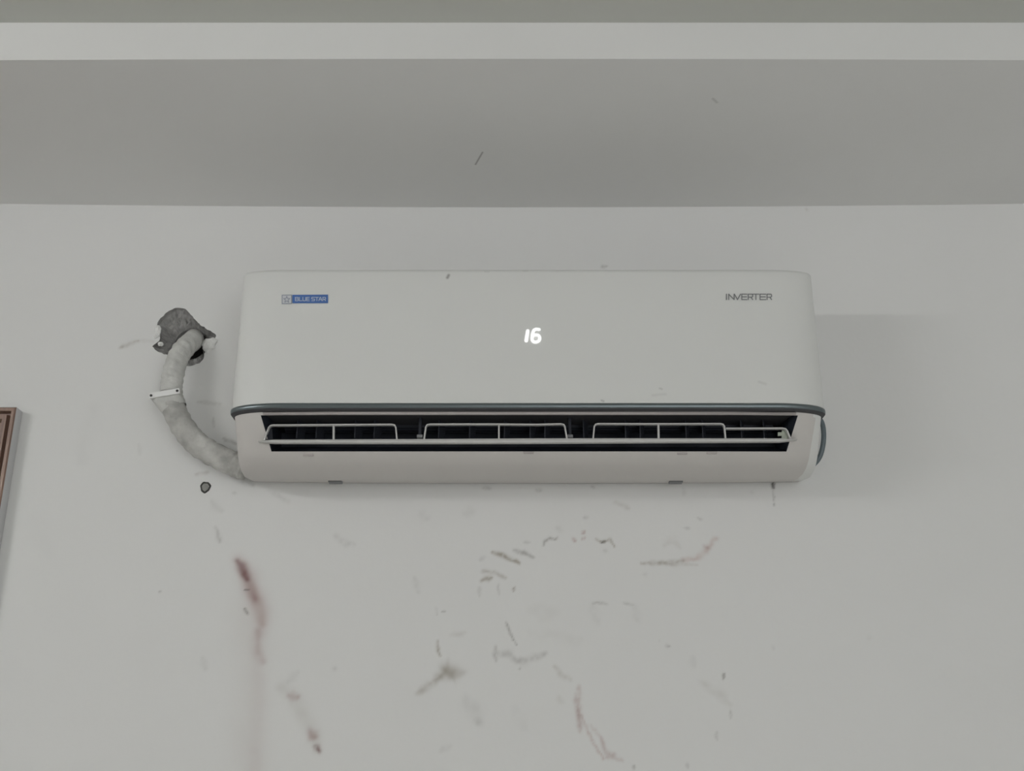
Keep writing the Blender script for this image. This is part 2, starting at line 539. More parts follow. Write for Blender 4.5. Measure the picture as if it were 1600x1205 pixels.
dxh, dzh = XX - HC.x, ZZ - HC.z
th_ = np.arctan2(dzh, dxh)
rad_ = np.hypot(dxh, dzh)
hr = hole_r(th_)
inside = rad_ < hr
PX = np.where(inside, HC.x + np.cos(th_) * hr, XX)
PZ = np.where(inside, HC.z + np.sin(th_) * hr, ZZ)
idx = np.arange(NX * NZ).reshape(NZ, NX)
quads = np.stack([idx[:-1, :-1], idx[:-1, 1:], idx[1:, 1:], idx[1:, :-1]], -1).reshape(-1, 4)
fin = inside.ravel()
quads = quads[~fin[quads].all(1)]
used = np.unique(quads)
remap = np.full(NX * NZ, -1)
remap[used] = np.arange(len(used))
quads = remap[quads]
co = np.stack([PX.ravel(), np.zeros(NX * NZ), PZ.ravel()], -1)[used]
sc = np.concatenate([np.clip(stain, 0, 1).reshape(-1, 3), np.ones((NX * NZ, 1))], -1)[used]
me = bpy.data.meshes.new('wall_back')
me.vertices.add(len(co))
me.vertices.foreach_set('co', co.ravel())
me.loops.add(quads.size)
me.loops.foreach_set('vertex_index', quads.ravel().astype(np.int32))
me.polygons.add(len(quads))
me.polygons.foreach_set('loop_start', np.arange(0, quads.size, 4, dtype=np.int32))
me.polygons.foreach_set('loop_total', np.full(len(quads), 4, dtype=np.int32))
me.update(calc_edges=True)
atr = me.color_attributes.new('stains', 'FLOAT_COLOR', 'POINT')
atr.data.foreach_set('color', sc.ravel().astype(np.float32))
wall_back = struct(link('wall_back', me, M_wall), 'whitewashed wall with smears and a broken pipe hole')

# crater of broken plaster and the drilled hole
NT = 96
V, Fc = [], []
hc2 = (0.000, 0.000)
levels = [(0.0, 0.0), (0.05, 0.007), (0.22, 0.012), (0.42, 0.016), (0.62, 0.020), (0.82, 0.024), (1.0, 0.030)]
for li, (t, dep) in enumerate(levels):
    for k in range(NT):
        a = -math.pi + 2 * math.pi * k / NT
        R = float(hole_r(a))
        rin = min(0.029, R * 0.8)
        r = R * (1 - t) + rin * t
        if 0 < t < 1:
            dep2 = dep + (float(vnoise(np.array(math.cos(a) * r * 260 + 50), np.array(math.sin(a) * r * 260 + 50))) - 0.5) * 0.010
        else:
            dep2 = dep
        V.append((HC.x + math.cos(a) * r, dep2, HC.z + math.sin(a) * r))
for k in range(NT):
    a = -math.pi + 2 * math.pi * k / NT
    R = float(hole_r(a))
    rin = min(0.029, R * 0.8)
    V.append((HC.x + math.cos(a) * rin, 0.16, HC.z + math.sin(a) * rin))
NL = len(levels) + 1
for l in range(NL - 1):
    for k in range(NT):
        k2 = (k + 1) % NT
        Fc.append((l * NT + k, l * NT + k2, (l + 1) * NT + k2, (l + 1) * NT + k))
Fc.append(tuple((NL - 1) * NT + k for k in range(NT)))
mesh_obj('broken_plaster', V, Fc, M_concrete, wall_back)


def chip(cx, cy, rx, rz, dep, seed):
    rnd = random.Random(seed)
    bm = bmesh.new()
    bmesh.ops.create_icosphere(bm, subdivisions=2, radius=1.0)
    c = at(cx, cy)
    for v in bm.verts:
        n = 1 + rnd.uniform(-0.16, 0.16)
        v.co = Vector((c.x + v.co.x * rx * n, -0.0005 + v.co.y * dep * n, c.z + v.co.z * rz * n))
    return bm_obj('plaster_chip', bm, M_chip, wall_back)


chip(246, 519, 0.0060, 0.0135, 0.004, 1)
chip(326, 540, 0.0120, 0.0125, 0.006, 2)
chip(333, 534, 0.0075, 0.0080, 0.005, 3)
chip(251, 538, 0.0050, 0.0040, 0.004, 4)

# ------------------------------------------------------------------ dropped ceiling border, ceiling, rest of the room
n = 60
V, Fc = [], []
for i in range(n + 1):
    x = X0 + (X1 - X0) * i / n
    bow = 0.006 * min((x / 0.85) ** 2, 1.3)            # both soffit edges bent in the mesh to imitate lens barrel distortion
    face = 0.003 * min((x / 0.85) ** 2, 1.3) * (-1)
    V += [(x, 0.0, SOFFIT_Z + bow), (x, -BORDER_D, SOFFIT_Z + face), (x, -BORDER_D, CEIL_Z), (x, 0.0, CEIL_Z + 0.005)]
for i in range(n):
    a, b = i * 4, i * 4 + 4
    Fc += [(a, a + 1, b + 1, b), (a + 1, a + 2, b + 2, b + 1), (a + 2, a + 3, b + 3, b + 2)]
border = struct(mesh_obj('trim_1', V, Fc, M_ceil), 'dropped plaster border below the ceiling, along the wall')
p1, p2 = at_z(754, 238, SOFFIT_Z), at_z(743, 257, SOFFIT_Z)
p3, p4 = at_z(1114, 154, SOFFIT_Z), at_z(1120, 160, SOFFIT_Z)
M_soffit = M_ceil.copy()
M_soffit.name = 'scratched_border_paint'
border.data.materials[0] = M_soffit
add_scratches(M_soffit, [(p1, p2, 0.0028, 0.55), (p3, p4, 0.004, 0.25)])

box_obj_ = lambda nm, *a, **k: struct(box_obj(nm, *a, **k))
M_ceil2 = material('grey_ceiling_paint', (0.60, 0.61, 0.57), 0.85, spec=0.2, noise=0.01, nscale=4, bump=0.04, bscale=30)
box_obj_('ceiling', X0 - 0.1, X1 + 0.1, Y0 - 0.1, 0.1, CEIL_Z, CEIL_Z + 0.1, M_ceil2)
box_obj_('floor', X0 - 0.1, X1 + 0.1, Y0 - 0.1, 0.1, -0.1, 0.0, M_floor)
box_obj_('wall_left', X0 - 0.1, X0, Y0 - 0.1, 0.1, 0, CEIL_Z, M_plain)
box_obj_('wall_right', X1, X1 + 0.1, Y0 - 0.1, 0.1, 0, CEIL_Z, M_plain)
bm = bmesh.new()
box(bm, X0, FILL_WIN[0], Y0 - 0.1, Y0, 0, CEIL_Z)
box(bm, FILL_WIN[1], X1, Y0 - 0.1, Y0, 0, CEIL_Z)
box(bm, FILL_WIN[0], FILL_WIN[1], Y0 - 0.1, Y0, 0, FILL_WIN[2])
box(bm, FILL_WIN[0], FILL_WIN[1], Y0 - 0.1, Y0, FILL_WIN[3], CEIL_Z)
M_front = material('beige_wall_paint', (0.52, 0.50, 0.46), 0.8, spec=0.2, noise=0.01, nscale=3)
struct(bm_obj('wall_front', bm, M_front))
bm = bmesh.new()
for a in ((FILL_WIN[0], FILL_WIN[0] + 0.05, FILL_WIN[2], FILL_WIN[3]), (FILL_WIN[1] - 0.05, FILL_WIN[1], FILL_WIN[2], FILL_WIN[3]), (FILL_WIN[0] + 0.05, FILL_WIN[1] - 0.05, FILL_WIN[2], FILL_WIN[2] + 0.05), (FILL_WIN[0] + 0.05, FILL_WIN[1] - 0.05, FILL_WIN[3] - 0.05, FILL_WIN[3])):
    box(bm, a[0], a[1], Y0 - 0.03, Y0 + 0.01, a[2], a[3])
struct(bm_obj('added_window_1', bm, M_wood))  # frame of the added window, out of view

# tube light high on the left wall
tz = 2.30
tl = thing('tube_light', 'white fluorescent tube light on a slim batten, on the left wall', 'light', (X0, -1.9, tz))
box_obj('batten', X0, X0 + 0.025, -2.52, -1.28, tz - 0.02, tz + 0.02, M_metal, tl, 0.003)
V, Fc = tube([Vector((X0 + 0.045, -2.48, tz)), Vector((X0 + 0.045, -1.9, tz)), Vector((X0 + 0.045, -1.32, tz))], 0.014, 16)
mesh_obj('tube', V, Fc, M_tube, tl, True)
for yy in (-2.50, -1.30):
    box_obj('end_cap', X0 + 0.025, X0 + 0.062, yy - 0.02, yy + 0.02, tz - 0.018, tz + 0.018, M_metal, tl, 0.003)

# ------------------------------------------------------------------ door frame at the left
DT = at(26, 636.5, 0.025)
de = DT.x                       # outer right edge of casing
dt = DT.z
DW = 1.02
dl = de - DW
door = bpy.data.objects.new('door_1', None)
COL.objects.link(door)
door.location = (de - DW / 2, 0, 0)
struct(door, 'brown wooden door frame with a grey painted outer edge')
# moulded casing profile: (inward offset, depth)
prof = [(0.0, 0.001), (0.0, 0.025), (0.002, 0.027), (0.007, 0.027), (0.009, 0.017), (0.012, 0.017), (0.014, 0.026), (0.021, 0.026), (0.024, 0.015), (0.028, 0.015), (0.032, 0.023), (0.040, 0.022), (0.046, 0.014), (0.078, 0.014), (0.082, 0.001)]


def casing(name, stations):
    """stations: functions offset -> (x, z)"""
    V, Fc = [], []
    for st in stations:
        for o_, d_ in prof:
            x, z = st(o_)
            V.append((x, -d_, z))
    m = len(prof)
    for k in range(m):
        k2 = (k + 1) % m
        Fc.append((k, k2, m + k2, m + k))
    Fc += [tuple(range(m)), tuple(range(m, 2 * m))]
    ob = mesh_obj(name, V, Fc, M_wood, door)
    ob.data.materials.append(M_greyedge)
    for p in ob.data.polygons:
        if all(abs(ob.data.vertices[v].co.y) <= 0.0345 for v in p.vertices) and abs(p.normal.y) < 0.2:
            c = p.center
            if max(c.x - (de - 0.0005), -(c.x - (dl + 0.0005)), c.z - (dt - 0.0005)) > 0:
                p.material_index = 1
    return ob


casing('jamb', [lambda o_: (de - o_, dt - o_), lambda o_: (de - o_, 0.0)])
casing('jamb', [lambda o_: (dl + o_, dt - o_), lambda o_: (dl + o_, 0.0)])
casing('head', [lambda o_: (dl + o_, dt - o_), lambda o_: (de - o_, dt - o_)])
leaf = box_obj('door_leaf', dl + 0.082, de - 0.082, -0.012, -0.001, 0.005, dt - 0.082, M_wood, door, 0.002)
for za, zb_ in ((0.15, 0.95), (1.08, dt - 0.2)):
    for xa, xb in ((dl + 0.17, (dl + de) / 2 - 0.05), ((dl + de) / 2 + 0.05, de - 0.17)):
        box_obj('door_panel', xa, xb, -0.017, -0.011, za, zb_, M_wood, leaf, 0.004)
box_obj('door_handle', dl + 0.10, dl + 0.125, -0.05, -0.011, 0.98, 1.12, M_metal, leaf, 0.004)

# ------------------------------------------------------------------ air conditioner
AC_X = at(825, 640, 0.17).x
AC_B = 1.988
HW = (at(1288, 641, 0.168).x - at(362, 641, 0.168).x) / 2
ac = thing('air_conditioner', 'white wall-mounted split air conditioner with open dark outlet and blue-grey trim line', 'air conditioner', (AC_X, 0, AC_B))
Z_T = 0.083      # bottom of the front panel
Z_TOP = 0.3195


def d_front(z):
    """front plane of the panel, leaning back a little towards the top"""
    return 0.200 - 0.014 * (z - Z_T) / (Z_TOP - Z_T)


def plan(w, d, a, b, nc=12, nf=1, back=0.001):
    """U-shaped outline, from back left round the front to back right: list of (x, depth)"""
    out = [(-w, back)]
    for k in range(nc + 1):
        t = math.pi / 2 * k / nc
        out.append((-w + a * (1 - math.cos(t)), d - b * (1 - math.sin(t))))
    for k in range(nc + 1):
        t = math.pi / 2 * (1 - k / nc)
        out.append((w - a * (1 - math.cos(t)), d - b * (1 - math.sin(t))))
    out.append((w, back))
    return out


def loft(name, rings, mat, smooth=True, caps=True):
    """rings: list of (outline, z)"""
    V, Fc = [], []
    m = len(rings[0][0])
    for outl_, z in rings:
        for p in outl_:
            zz = z if not callable(z) else z(p)
            V.append((AC_X + p[0], -p[1], AC_B + zz))
    for i in range(len(rings) - 1):
        for k in range(m):
            k2 = (k + 1) % m
            Fc.append((i * m + k, i * m + k2, (i + 1) * m + k2, (i + 1) * m + k))
    if caps:
        Fc += [tuple(range(m)), tuple((len(rings) - 1) * m + k for k in range(m))]
    return mesh_obj(name, V, Fc, mat, ac, smooth)


CA, CB = 0.080, 0.034
def corner(z):
    t = min(max((z - Z_T) / (Z_TOP - Z_T), 0), 1)
    return CA - 0.018 * t, CB - 0.017 * t


rings = [(plan(HW, d_front(Z_T), CA, CB), Z_T)]
for z in (0.086, 0.12, 0.18, 0.24, 0.30):
    rings.append((plan(HW, d_front(z), *corner(z)), z))
for k in range(1, 8):
    t = math.pi / 2 * k / 7
    R = 0.011
    z = Z_TOP - R + R * math.sin(t)
    ins = R * (1 - math.cos(t))
    rings.append((plan(HW - ins * 0.25, d_front(z) - ins, *corner(z)), z))
panel = loft('front_panel', rings, M_panel)
sp = lambda x, y, d=0.19: Vector(at(x, y, d_front(at(x, y, 0.192).z - AC_B)))
add_scratches(M_panel, [
    (sp(699, 434), sp(701, 430), 0.0042, 0.6), (sp(818, 422), sp(824, 422), 0.0036, 0.35), (sp(381, 566), sp(381, 567), 0.0040, 0.35),
    (sp(1020, 618), sp(1040, 616), 0.0040, 0.10), (sp(1031, 607), sp(1034, 608), 0.0030, 0.22), (sp(940, 626), sp(943, 627), 0.0030, 0.35),
    (sp(1186, 597), sp(1196, 600), 0.004, 0.12), (sp(758, 424), sp(764, 424), 0.003, 0.2)])
for md in (panel,):
    try:
        md.data.set_sharp_from_angle(angle=math.radians(50))
    except Exception:
        pass

# blue-grey trim: rolled bar that follows the bottom edge of the panel
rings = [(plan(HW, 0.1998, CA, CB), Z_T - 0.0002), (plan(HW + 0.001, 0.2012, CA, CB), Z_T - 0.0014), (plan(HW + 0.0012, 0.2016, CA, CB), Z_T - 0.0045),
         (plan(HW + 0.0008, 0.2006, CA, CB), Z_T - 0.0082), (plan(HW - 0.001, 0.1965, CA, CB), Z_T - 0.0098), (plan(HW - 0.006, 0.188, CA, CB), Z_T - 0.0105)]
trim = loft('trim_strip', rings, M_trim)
trim.data.materials.append(M_trim_shade)
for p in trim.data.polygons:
    if p.normal.z < -0.55:  # down-facing faces coloured dark to stand for the shaded gap below the trim
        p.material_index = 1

# lower body: underside that slopes from the trim back to the wall, with the outlet left open
ZB0 = Z_T - 0.0105
prof2 = [(0.1895, ZB0), (0.1865, ZB0 - 0.0040), (0.1490, 0.0215), (0.138, 0.0135), (0.120, 0.0065), (0.095, 0.002), (0.060, 0.002), (0.030, 0.0055), (0.001, 0.011)]
OUT = []
for d_, z_ in prof2:
    yl = 0
    OUT.append((d_, z_))
oL0, oL1 = at(407, 649, 0.1865).x - AC_X, at(424, 708, 0.149).x - AC_X
oR0, oR1 = at(1247, 646, 0.1865).x - AC_X, at(1229, 706, 0.149).x - AC_X
V, Fc = [], []
rows = []
NCn = 10
for i, (d_, z_) in enumerate(prof2):
    w = HW - 0.004 - 0.010 * max(0, (0.10 - d_) / 0.10) ** 2
    b = min(0.030, d_ * 0.55)
    a = 0.070 if d_ > 0.12 else 0.030 + 0.040 * d_ / 0.12
    f = min(max((0.1865 - d_) / (0.1865 - 0.149), 0), 1)
    xl, xr = oL0 + (oL1 - oL0) * f, oR0 + (oR1 - oR0) * f
    pts = []
    for k in range(NCn + 1):
        t = math.pi / 2 * k / NCn
        pts.append((-w + a * (1 - math.cos(t)), d_ - b * (1 - math.sin(t))))
    # keep a column exactly at the outlet's ends
    left = [p for p in pts if p[0] < xl - 0.002]
    yl_ = np.interp(xl, [p[0] for p in pts], [p[1] for p in pts])
    rt = [(-p[0], p[1]) for p in pts][::-1]
    right = [p for p in rt if p[0] > xr + 0.002]
    yr_ = np.interp(xr, [p[0] for p in rt], [p[1] for p in rt])
    # fixed counts: resample each side to 9 points
    def resample(l, n_):
        L = [0]
        for q in range(1, len(l)):
            L.append(L[-1] + math.hypot(l[q][0] - l[q - 1][0], l[q][1] - l[q - 1][1]))
        tt = np.linspace(0, L[-1], n_)
        return list(zip(np.interp(tt, L, [p[0] for p in l]), np.interp(tt, L, [p[1] for p in l])))
    ls = resample(left + [(xl, yl_)], 11)
    rs = resample([(xr, yr_)] + right, 11)
    lowbow = [(xl + (xr - xl) * q / 8, d_) for q in range(1, 8)]
    row = [(ls[0][0], 0.001)] + ls + lowbow + rs + [(rs[-1][0], 0.001)]
    rows.append([(x, d, max(z_, 0.0115 - 0.0105 * min(d / 0.06, 1.0) + 0.003 * (abs(x) / HW) ** 4)) for x, d in row])
m = len(rows[0])
for r in rows:
    V += [(AC_X + x, -d, AC_B + z) for x, d, z in r]
cl, cr = 11, m - 12        # columns of the outlet's ends
for i in range(len(rows) - 1):
    for k in range(m - 1):
        if i == 1 and cl <= k < cr:
            continue
        Fc.append((i * m + k, i * m + k + 1, (i + 1) * m + k + 1, (i + 1) * m + k))
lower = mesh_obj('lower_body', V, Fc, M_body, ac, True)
try:
    lower.data.set_sharp_from_angle(angle=math.radians(35))
except Exception:
    pass

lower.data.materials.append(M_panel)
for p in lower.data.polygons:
    if p.center.x > AC_X + HW - 0.020 and p.center.y < -0.02:  # right end faces take the brighter plastic to stand for light falling there
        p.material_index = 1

# lit lip above the outlet
tl_, tr_ = rows[1][cl], rows[1][cr]
bl_, br_ = rows[2][cl], rows[2][cr]
V, Fc = tube([Vector((AC_X + tl_[0] + 0.004, -0.188, AC_B + ZB0 - 0.0022)), Vector((AC_X, -0.1885, AC_B + ZB0 - 0.0022)), Vector((AC_X + tr_[0] - 0.004, -0.188, AC_B + ZB0 - 0.0022))], 0.0021, 8)
mesh_obj('outlet_lip', V, Fc, M_lip, ac, True)

# dark air duct
sec = [(0.1865, tl_[2]), (0.172, 0.115), (0.095, 0.125), (0.080, 0.050), (bl_[1], bl_[2])]
V, Fc = [], []
for side in (0, 1):
    for q, (d_, z_) in enumerate(sec):
        f = min(max((0.1865 - d_) / (0.1865 - 0.149), 0), 1)
        if side == 0:
            xx = oL0 + (oL1 - oL0) * f
            dd = (tl_[1] if q == 0 else bl_[1] if q == len(sec) - 1 else d_)
        else:
            xx = oR0 + (oR1 - oR0) * f
            dd = (tr_[1] if q == 0 else br_[1] if q == len(sec) - 1 else d_)
        V.append((AC_X + xx, -dd, AC_B + z_))
k = len(sec)
# front edge follows the straight lips between the rounded ends
top = [(AC_X + p[0], -p[1], AC_B + p[2]) for p in rows[1][cl:cr + 1]]
bot = [(AC_X + p[0], -p[1], AC_B + p[2]) for p in rows[2][cl:cr + 1]]
V = list(V)
it = len(V)
V += top
ib = len(V)
V += bot
nn = len(top)
Fc += [(0, 1, 2, 3, 4), (k, k + 1, k + 2, k + 3, k + 4), (1, 2, k + 2, k + 1), (2, 3, k + 3, k + 2)]
Fc.append(tuple([1] + [it + q for q in range(nn)] + [k + 1]))
Fc.append(tuple([3] + [ib + q for q in range(nn)] + [k + 3]))
mesh_obj('air_duct', V, Fc, M_dark, ac)

# fan roller in the duct
bm = bmesh.new()
xa, xb = AC_X + oL1 + 0.012, AC_X + oR1 - 0.012
for q in range(20):
    t = 2 * math.pi * q / 20
    cx_, cz_ = -0.112 + 0.022 * math.cos(t), AC_B + 0.090 + 0.022 * math.sin(t)
    r = bmesh.ops.create_cube(bm, size=1.0)
    R_ = Matrix.Rotation(-t - 0.6, 3, 'X')
    for v in r['verts']:
        c = R_ @ Vector((0, v.co.y * 0.008, v.co.z * 0.0012))
        v.co = Vector(((xa + xb) / 2 + v.co.x * (xb - xa), cx_ + c.y, cz_ + c.z))
bm_obj('fan_roller', bm, M_vane, ac)

# vertical vanes
vane_me = None
for px in (470, 500, 560, 590, 690, 738, 792, 832, 855, 915, 980, 1003, 1074, 1100, 1160, 1195):
    c = at(px, 676, 0.140)
    if vane_me is None:
        bm = bmesh.new()
        r = bmesh.ops.create_cube(bm, size=1.0)
        for v in bm.verts:
            v.co = Vector((v.co.x * 0.0016 + v.co.y * 0.008, v.co.y * 0.022, v.co.z * 0.034 * (1 - 0.2 * v.co.y)))
        o = bm_obj('vane', bm, M_vane, ac)
        vane_me = o.data
    else:
        o = link('vane', vane_me, None, ac)
    o.location = c + Vector((0, 0, 0.006))
    if px == 470:
        pass
# support posts of the louver
for px in (657, 890):
    a, b = at(px, 654, 0.158), at(px - 1, 684, 0.158)
    box_obj('support_post', a.x - 0.0022, a.x + 0.0022, -0.162, -0.154, b.z, a.z, M_vane, ac, 0.0006)
    box_obj('support_clip', a.x - 0.0045, a.x + 0.0045, -0.164, -0.156, at(px, 685, 0.16).z, at(px, 680, 0.16).z, M_grey_print, ac, 0.001)

# swinging louver: edge bar with three open frames
LD = 0.1650
def lp(x, y, d=LD):
    return at(x, y, d)
pts = [lp(404, 690.5), lp(414, 690.5), lp(430, 690.5), lp(700, 690.0), lp(825, 689.5), lp(950, 689.0), lp(1218, 688.5), lp(1232, 688), lp(1245, 687.3)]
V, Fc = [], []
hs = [0.0005, 0.0014, 0.0024, 0.0031, 0.0034, 0.0031, 0.0024, 0.0014, 0.0005]
for p, h in zip(pts, hs):
    V += [p + Vector((0, -0.0035, h)), p + Vector((0, -0.0050, 0)), p + Vector((0, -0.0035, -h)), p + Vector((0, 0.0045, -h)), p + Vector((0, 0.0045, h))]
for i in range(len(pts) - 1):
    for q in range(5):
        q2 = (q + 1) % 5
        Fc.append((i * 5 + q, i * 5 + q2, (i + 1) * 5 + q2, (i + 1) * 5 + q))
Fc += [(0, 1, 2, 3, 4), tuple(len(V) - 5 + q for q in range(5))]
louver = mesh_obj('louver', V, Fc, M_louver, ac)


def wire(pts, w=0.0011, dpt=0.006, mat=M_louver, name='louver_frame'):
    """flat strip bent along points in the louver plane"""
    V, Fc = [], []
    n = len(pts)
    for i, p in enumerate(pts):
        t = (pts[min(i + 1, n - 1)] - pts[max(i - 1, 0)]).normalized()
        nrm = Vector((-t.z, 0, t.x)) * w
        V += [p + nrm + Vector((0, -dpt / 2, 0)), p - nrm + Vector((0, -dpt / 2, 0)), p - nrm + Vector((0, dpt / 2, 0)), p + nrm + Vector((0, dpt / 2, 0))]
    for i in range(n - 1):
        for q in range(4):
            q2 = (q + 1) % 4
            Fc.append((i * 4 + q, i * 4 + q2, (i + 1) * 4 + q2, (i + 1) * 4 + q))
    Fc += [(0, 1, 2, 3), tuple(len(V) - 4 + q for q in range(4))]
    return mesh_obj(name, V, Fc, mat, louver)


def wf(l):
    return [lp(x, y, LD) for x, y in l]


wire(wf([(413, 689), (417, 677), (420.5, 668.5), (423, 666), (427, 665.2), (520, 664.6), (612, 664), (616.5, 665), (618.5, 668), (620.5, 689)]))
wire(wf([(521.5, 689), (521.5, 665)]), 0.0014, name='louver_rib')
wire(wf([(662.5, 689), (665.5, 668), (667.5, 664.6), (672, 663.8), (760, 663.6), (840, 664.2), (876, 663.2), (880.5, 664.2), (882.5, 667), (886, 688)]))
wire(wf([(779.5, 689), (779.5, 664)]), 0.0012, name='louver_rib')
wire(wf([(926.5, 688), (928.5, 667), (930.5, 664), (934, 663), (1030, 663.2), (1125, 663), (1129.5, 664), (1131.5, 667), (1133.5, 688)]))
wire(wf([(1029, 688), (1028.5, 664)]), 0.0014, name='louver_rib')
wire(wf([(1134, 670.4), (1180, 670.2), (1222, 670), (1227, 671), (1229.5, 674), (1235, 687)]))
# greenish pivot plate at the right end, grey one at the left
q = [lp(1222, 671.5, 0.161), lp(1228.5, 671.5, 0.161), lp(1236, 687, 0.161), lp(1221.5, 687, 0.161), lp(1221.5, 681, 0.161), lp(1215.5, 681, 0.161), lp(1215.5, 675.5, 0.161), lp(1221.5, 675.5, 0.161)]
V = [p for p in q] + [p + Vector((0, 0.003, 0)) for p in q]
Fc = [tuple(range(8)), tuple(range(8, 16))] + [(i, (i + 1) % 8, 8 + (i + 1) % 8, 8 + i) for i in range(8)]
pp = mesh_obj('pivot_plate', V, Fc, M_louver2, louver)
pp['label'] = 'greenish pivot plate at the end of the louver'
q = [lp(419, 670, 0.161), lp(425, 669, 0.161), lp(426, 688, 0.161), lp(414.5, 688, 0.161)]
V = [p for p in q] + [p + Vector((0, 0.003, 0)) for p in q]
Fc = [tuple(range(4)), tuple(range(4, 8))] + [(i, (i + 1) % 4, 4 + (i + 1) % 4, 4 + i) for i in range(4)]
mesh_obj('pivot_plate', V, Fc, M_vane, louver)

# screw covers and clips on the underside
def under(px, py):
    """point of the underside seen along a sight line"""
    best, bp_ = 9, None
    for i in range(2, len(prof2) - 1):
        for s in range(20):
            t = s / 20
            d_ = prof2[i][0] * (1 - t) + prof2[i + 1][0] * t
            z_ = prof2[i][1] * (1 - t) + prof2[i + 1][1] * t
            p = at(px, py, d_)
            e = abs(p.z - AC_B - z_)
            if e < best:
                best, bp_ = e, Vector((p.x, -d_, AC_B + z_))
    return bp_


for px, py in ((482, 712), (826, 708.5), (1066, 709.5), (1112, 709)):
    c = under(px, py)
    box_obj('screw_cover', c.x - 0.008, c.x + 0.008, c.y - 0.003, c.y + 0.003, c.z - 0.0008, c.z + 0.002, M_lip, ac, 0.0006)
for px in (524, 1056):
    c = under(px, 753)
    box_obj('bottom_clip', c.x - 0.011, c.x + 0.011, c.y - 0.006, c.y + 0.008, c.z - 0.002, c.z + 0.003, M_grey_print, ac, 0.0008)


# prints on the front panel
def on_panel(px, py):
    z = at(px, py, 0.193).z - AC_B
    for _ in range(3):
        z = at(px, py, d_front(z)).z - AC_B
    return at(px, py, d_front(z) + 0.0004)


TILT = math.atan(0.014 / (Z_TOP - Z_T))


def plate(name, l, mat, parent, lift, thick=0.0006):
    q = [on_panel(x, y) + Vector((0, -lift, 0)) for x, y in l]
    n_ = len(q)
    V = q + [p + Vector((0, thick, 0)) for p in q]
    Fc = [tuple(range(n_)), tuple(range(n_, 2 * n_))] + [(i, (i + 1) % n_, n_ + (i + 1) % n_, n_ + i) for i in range(n_)]
    return mesh_obj(name, V, Fc, mat, parent)


badge = plate('badge', [(456.8, 461), (512.6, 460.6), (512.6, 473.8), (456.8, 474)], M_blue, ac, 0.0006)
badge['label'] = 'blue name badge with pale lettering'
sq = plate('badge_square', [(441, 461.6), (455.4, 461.4), (455.4, 474.6), (441, 475)], M_badge_w, badge, 0.0005)
M_badge_w2 = material('badge_pale', (0.68, 0.69, 0.72), 0.4)
sq.data.materials[0] = M_badge_w2


def outline(name, l, w, mat, parent, lift, closed=True):
    """thin printed line along px points on the panel"""
    V, Fc = [], []
    P = [on_panel(x, y) + Vector((0, -lift, 0)) for x, y in l]
    n_ = len(P)
    for i in range(n_ if closed else n_ - 1):
        a, b = P[i], P[(i + 1) % n_]
        t = (b - a).normalized()
        nr = Vector((-t.z, 0, t.x)) * w / 2
        e = t * w * 0.4
        s = len(V)
        V += [a + nr - e, b + nr + e, b - nr + e, a - nr - e]
        Fc.append((s, s + 1, s + 2, s + 3))
    return mesh_obj(name, V, Fc, mat, parent)


outline('square_outline', [(441, 461.6), (455.4, 461.4), (455.4, 474.6), (441, 475)], 0.0013, M_star, badge, 0.0009)
star = []
for k in range(10):
    r_ = (5.0 if k % 2 == 0 else 2.2)
    a = math.pi / 2 + k * math.pi / 5
    star.append((448.2 + r_ * math.cos(a), 468.6 - r_ * math.sin(a)))
outline('star', star, 0.0011, M_star, badge, 0.0010)
# wide square lettering drawn as printed strokes
GLYPH = {
    'I': [[(0.5, 0), (0.5, 1)]],
    'N': [[(0, 0), (0, 1), (1, 0), (1, 1)]],
    'V': [[(0, 1), (0.5, 0), (1, 1)]],
    'E': [[(1, 1), (0, 1), (0, 0), (1, 0)], [(0, 0.5), (0.92, 0.5)]],
    'R': [[(0, 0), (0, 1), (0.85, 1), (1, 0.85), (1, 0.6), (0.85, 0.45), (0.1, 0.45)], [(0.6, 0.45), (1, 0)]],
    'T': [[(0, 1), (1, 1)], [(0.5, 1), (0.5, 0)]],
    'B': [[(0, 0), (0, 1), (0.85, 1), (0.95, 0.85), (0.85, 0.52), (0, 0.52)], [(0.85, 0.52), (1, 0.35), (1, 0.15), (0.85, 0), (0, 0)]],
    'L': [[(0, 1), (0, 0), (1, 0)]],
    'U': [[(0, 1), (0, 0.15), (0.15, 0), (0.85, 0), (1, 0.15), (1, 1)]],
    'S': [[(1, 1), (0.12, 1), (0, 0.85), (0, 0.6), (0.12, 0.5), (0.88, 0.5), (1, 0.4), (1, 0.12), (0.88, 0), (0, 0)]],
    'A': [[(0, 0), (0.42, 1), (0.58, 1), (1, 0)], [(0.2, 0.32), (0.8, 0.32)]],
}


def lettering(name, letters, ytop, ybot, w, mat, parent, lift):
    V, Fc = [], []
    for ch, xa, xb in letters:
        for poly in GLYPH[ch]:
            P = [on_panel(xa + (xb - xa) * u_, ybot + (ytop - ybot) * v_) + Vector((0, -lift, 0)) for u_, v_ in poly]
            for a, b in zip(P[:-1], P[1:]):
                t = (b - a).normalized()
                nr = Vector((-t.z, 0, t.x)) * w / 2
                e = t * w * 0.4
                k_ = len(V)
                V += [a + nr - e, b + nr + e, b - nr + e, a - nr - e]
                Fc.append((k_, k_ + 1, k_ + 2, k_ + 3))
    return mesh_obj(name, V, Fc, mat, parent)


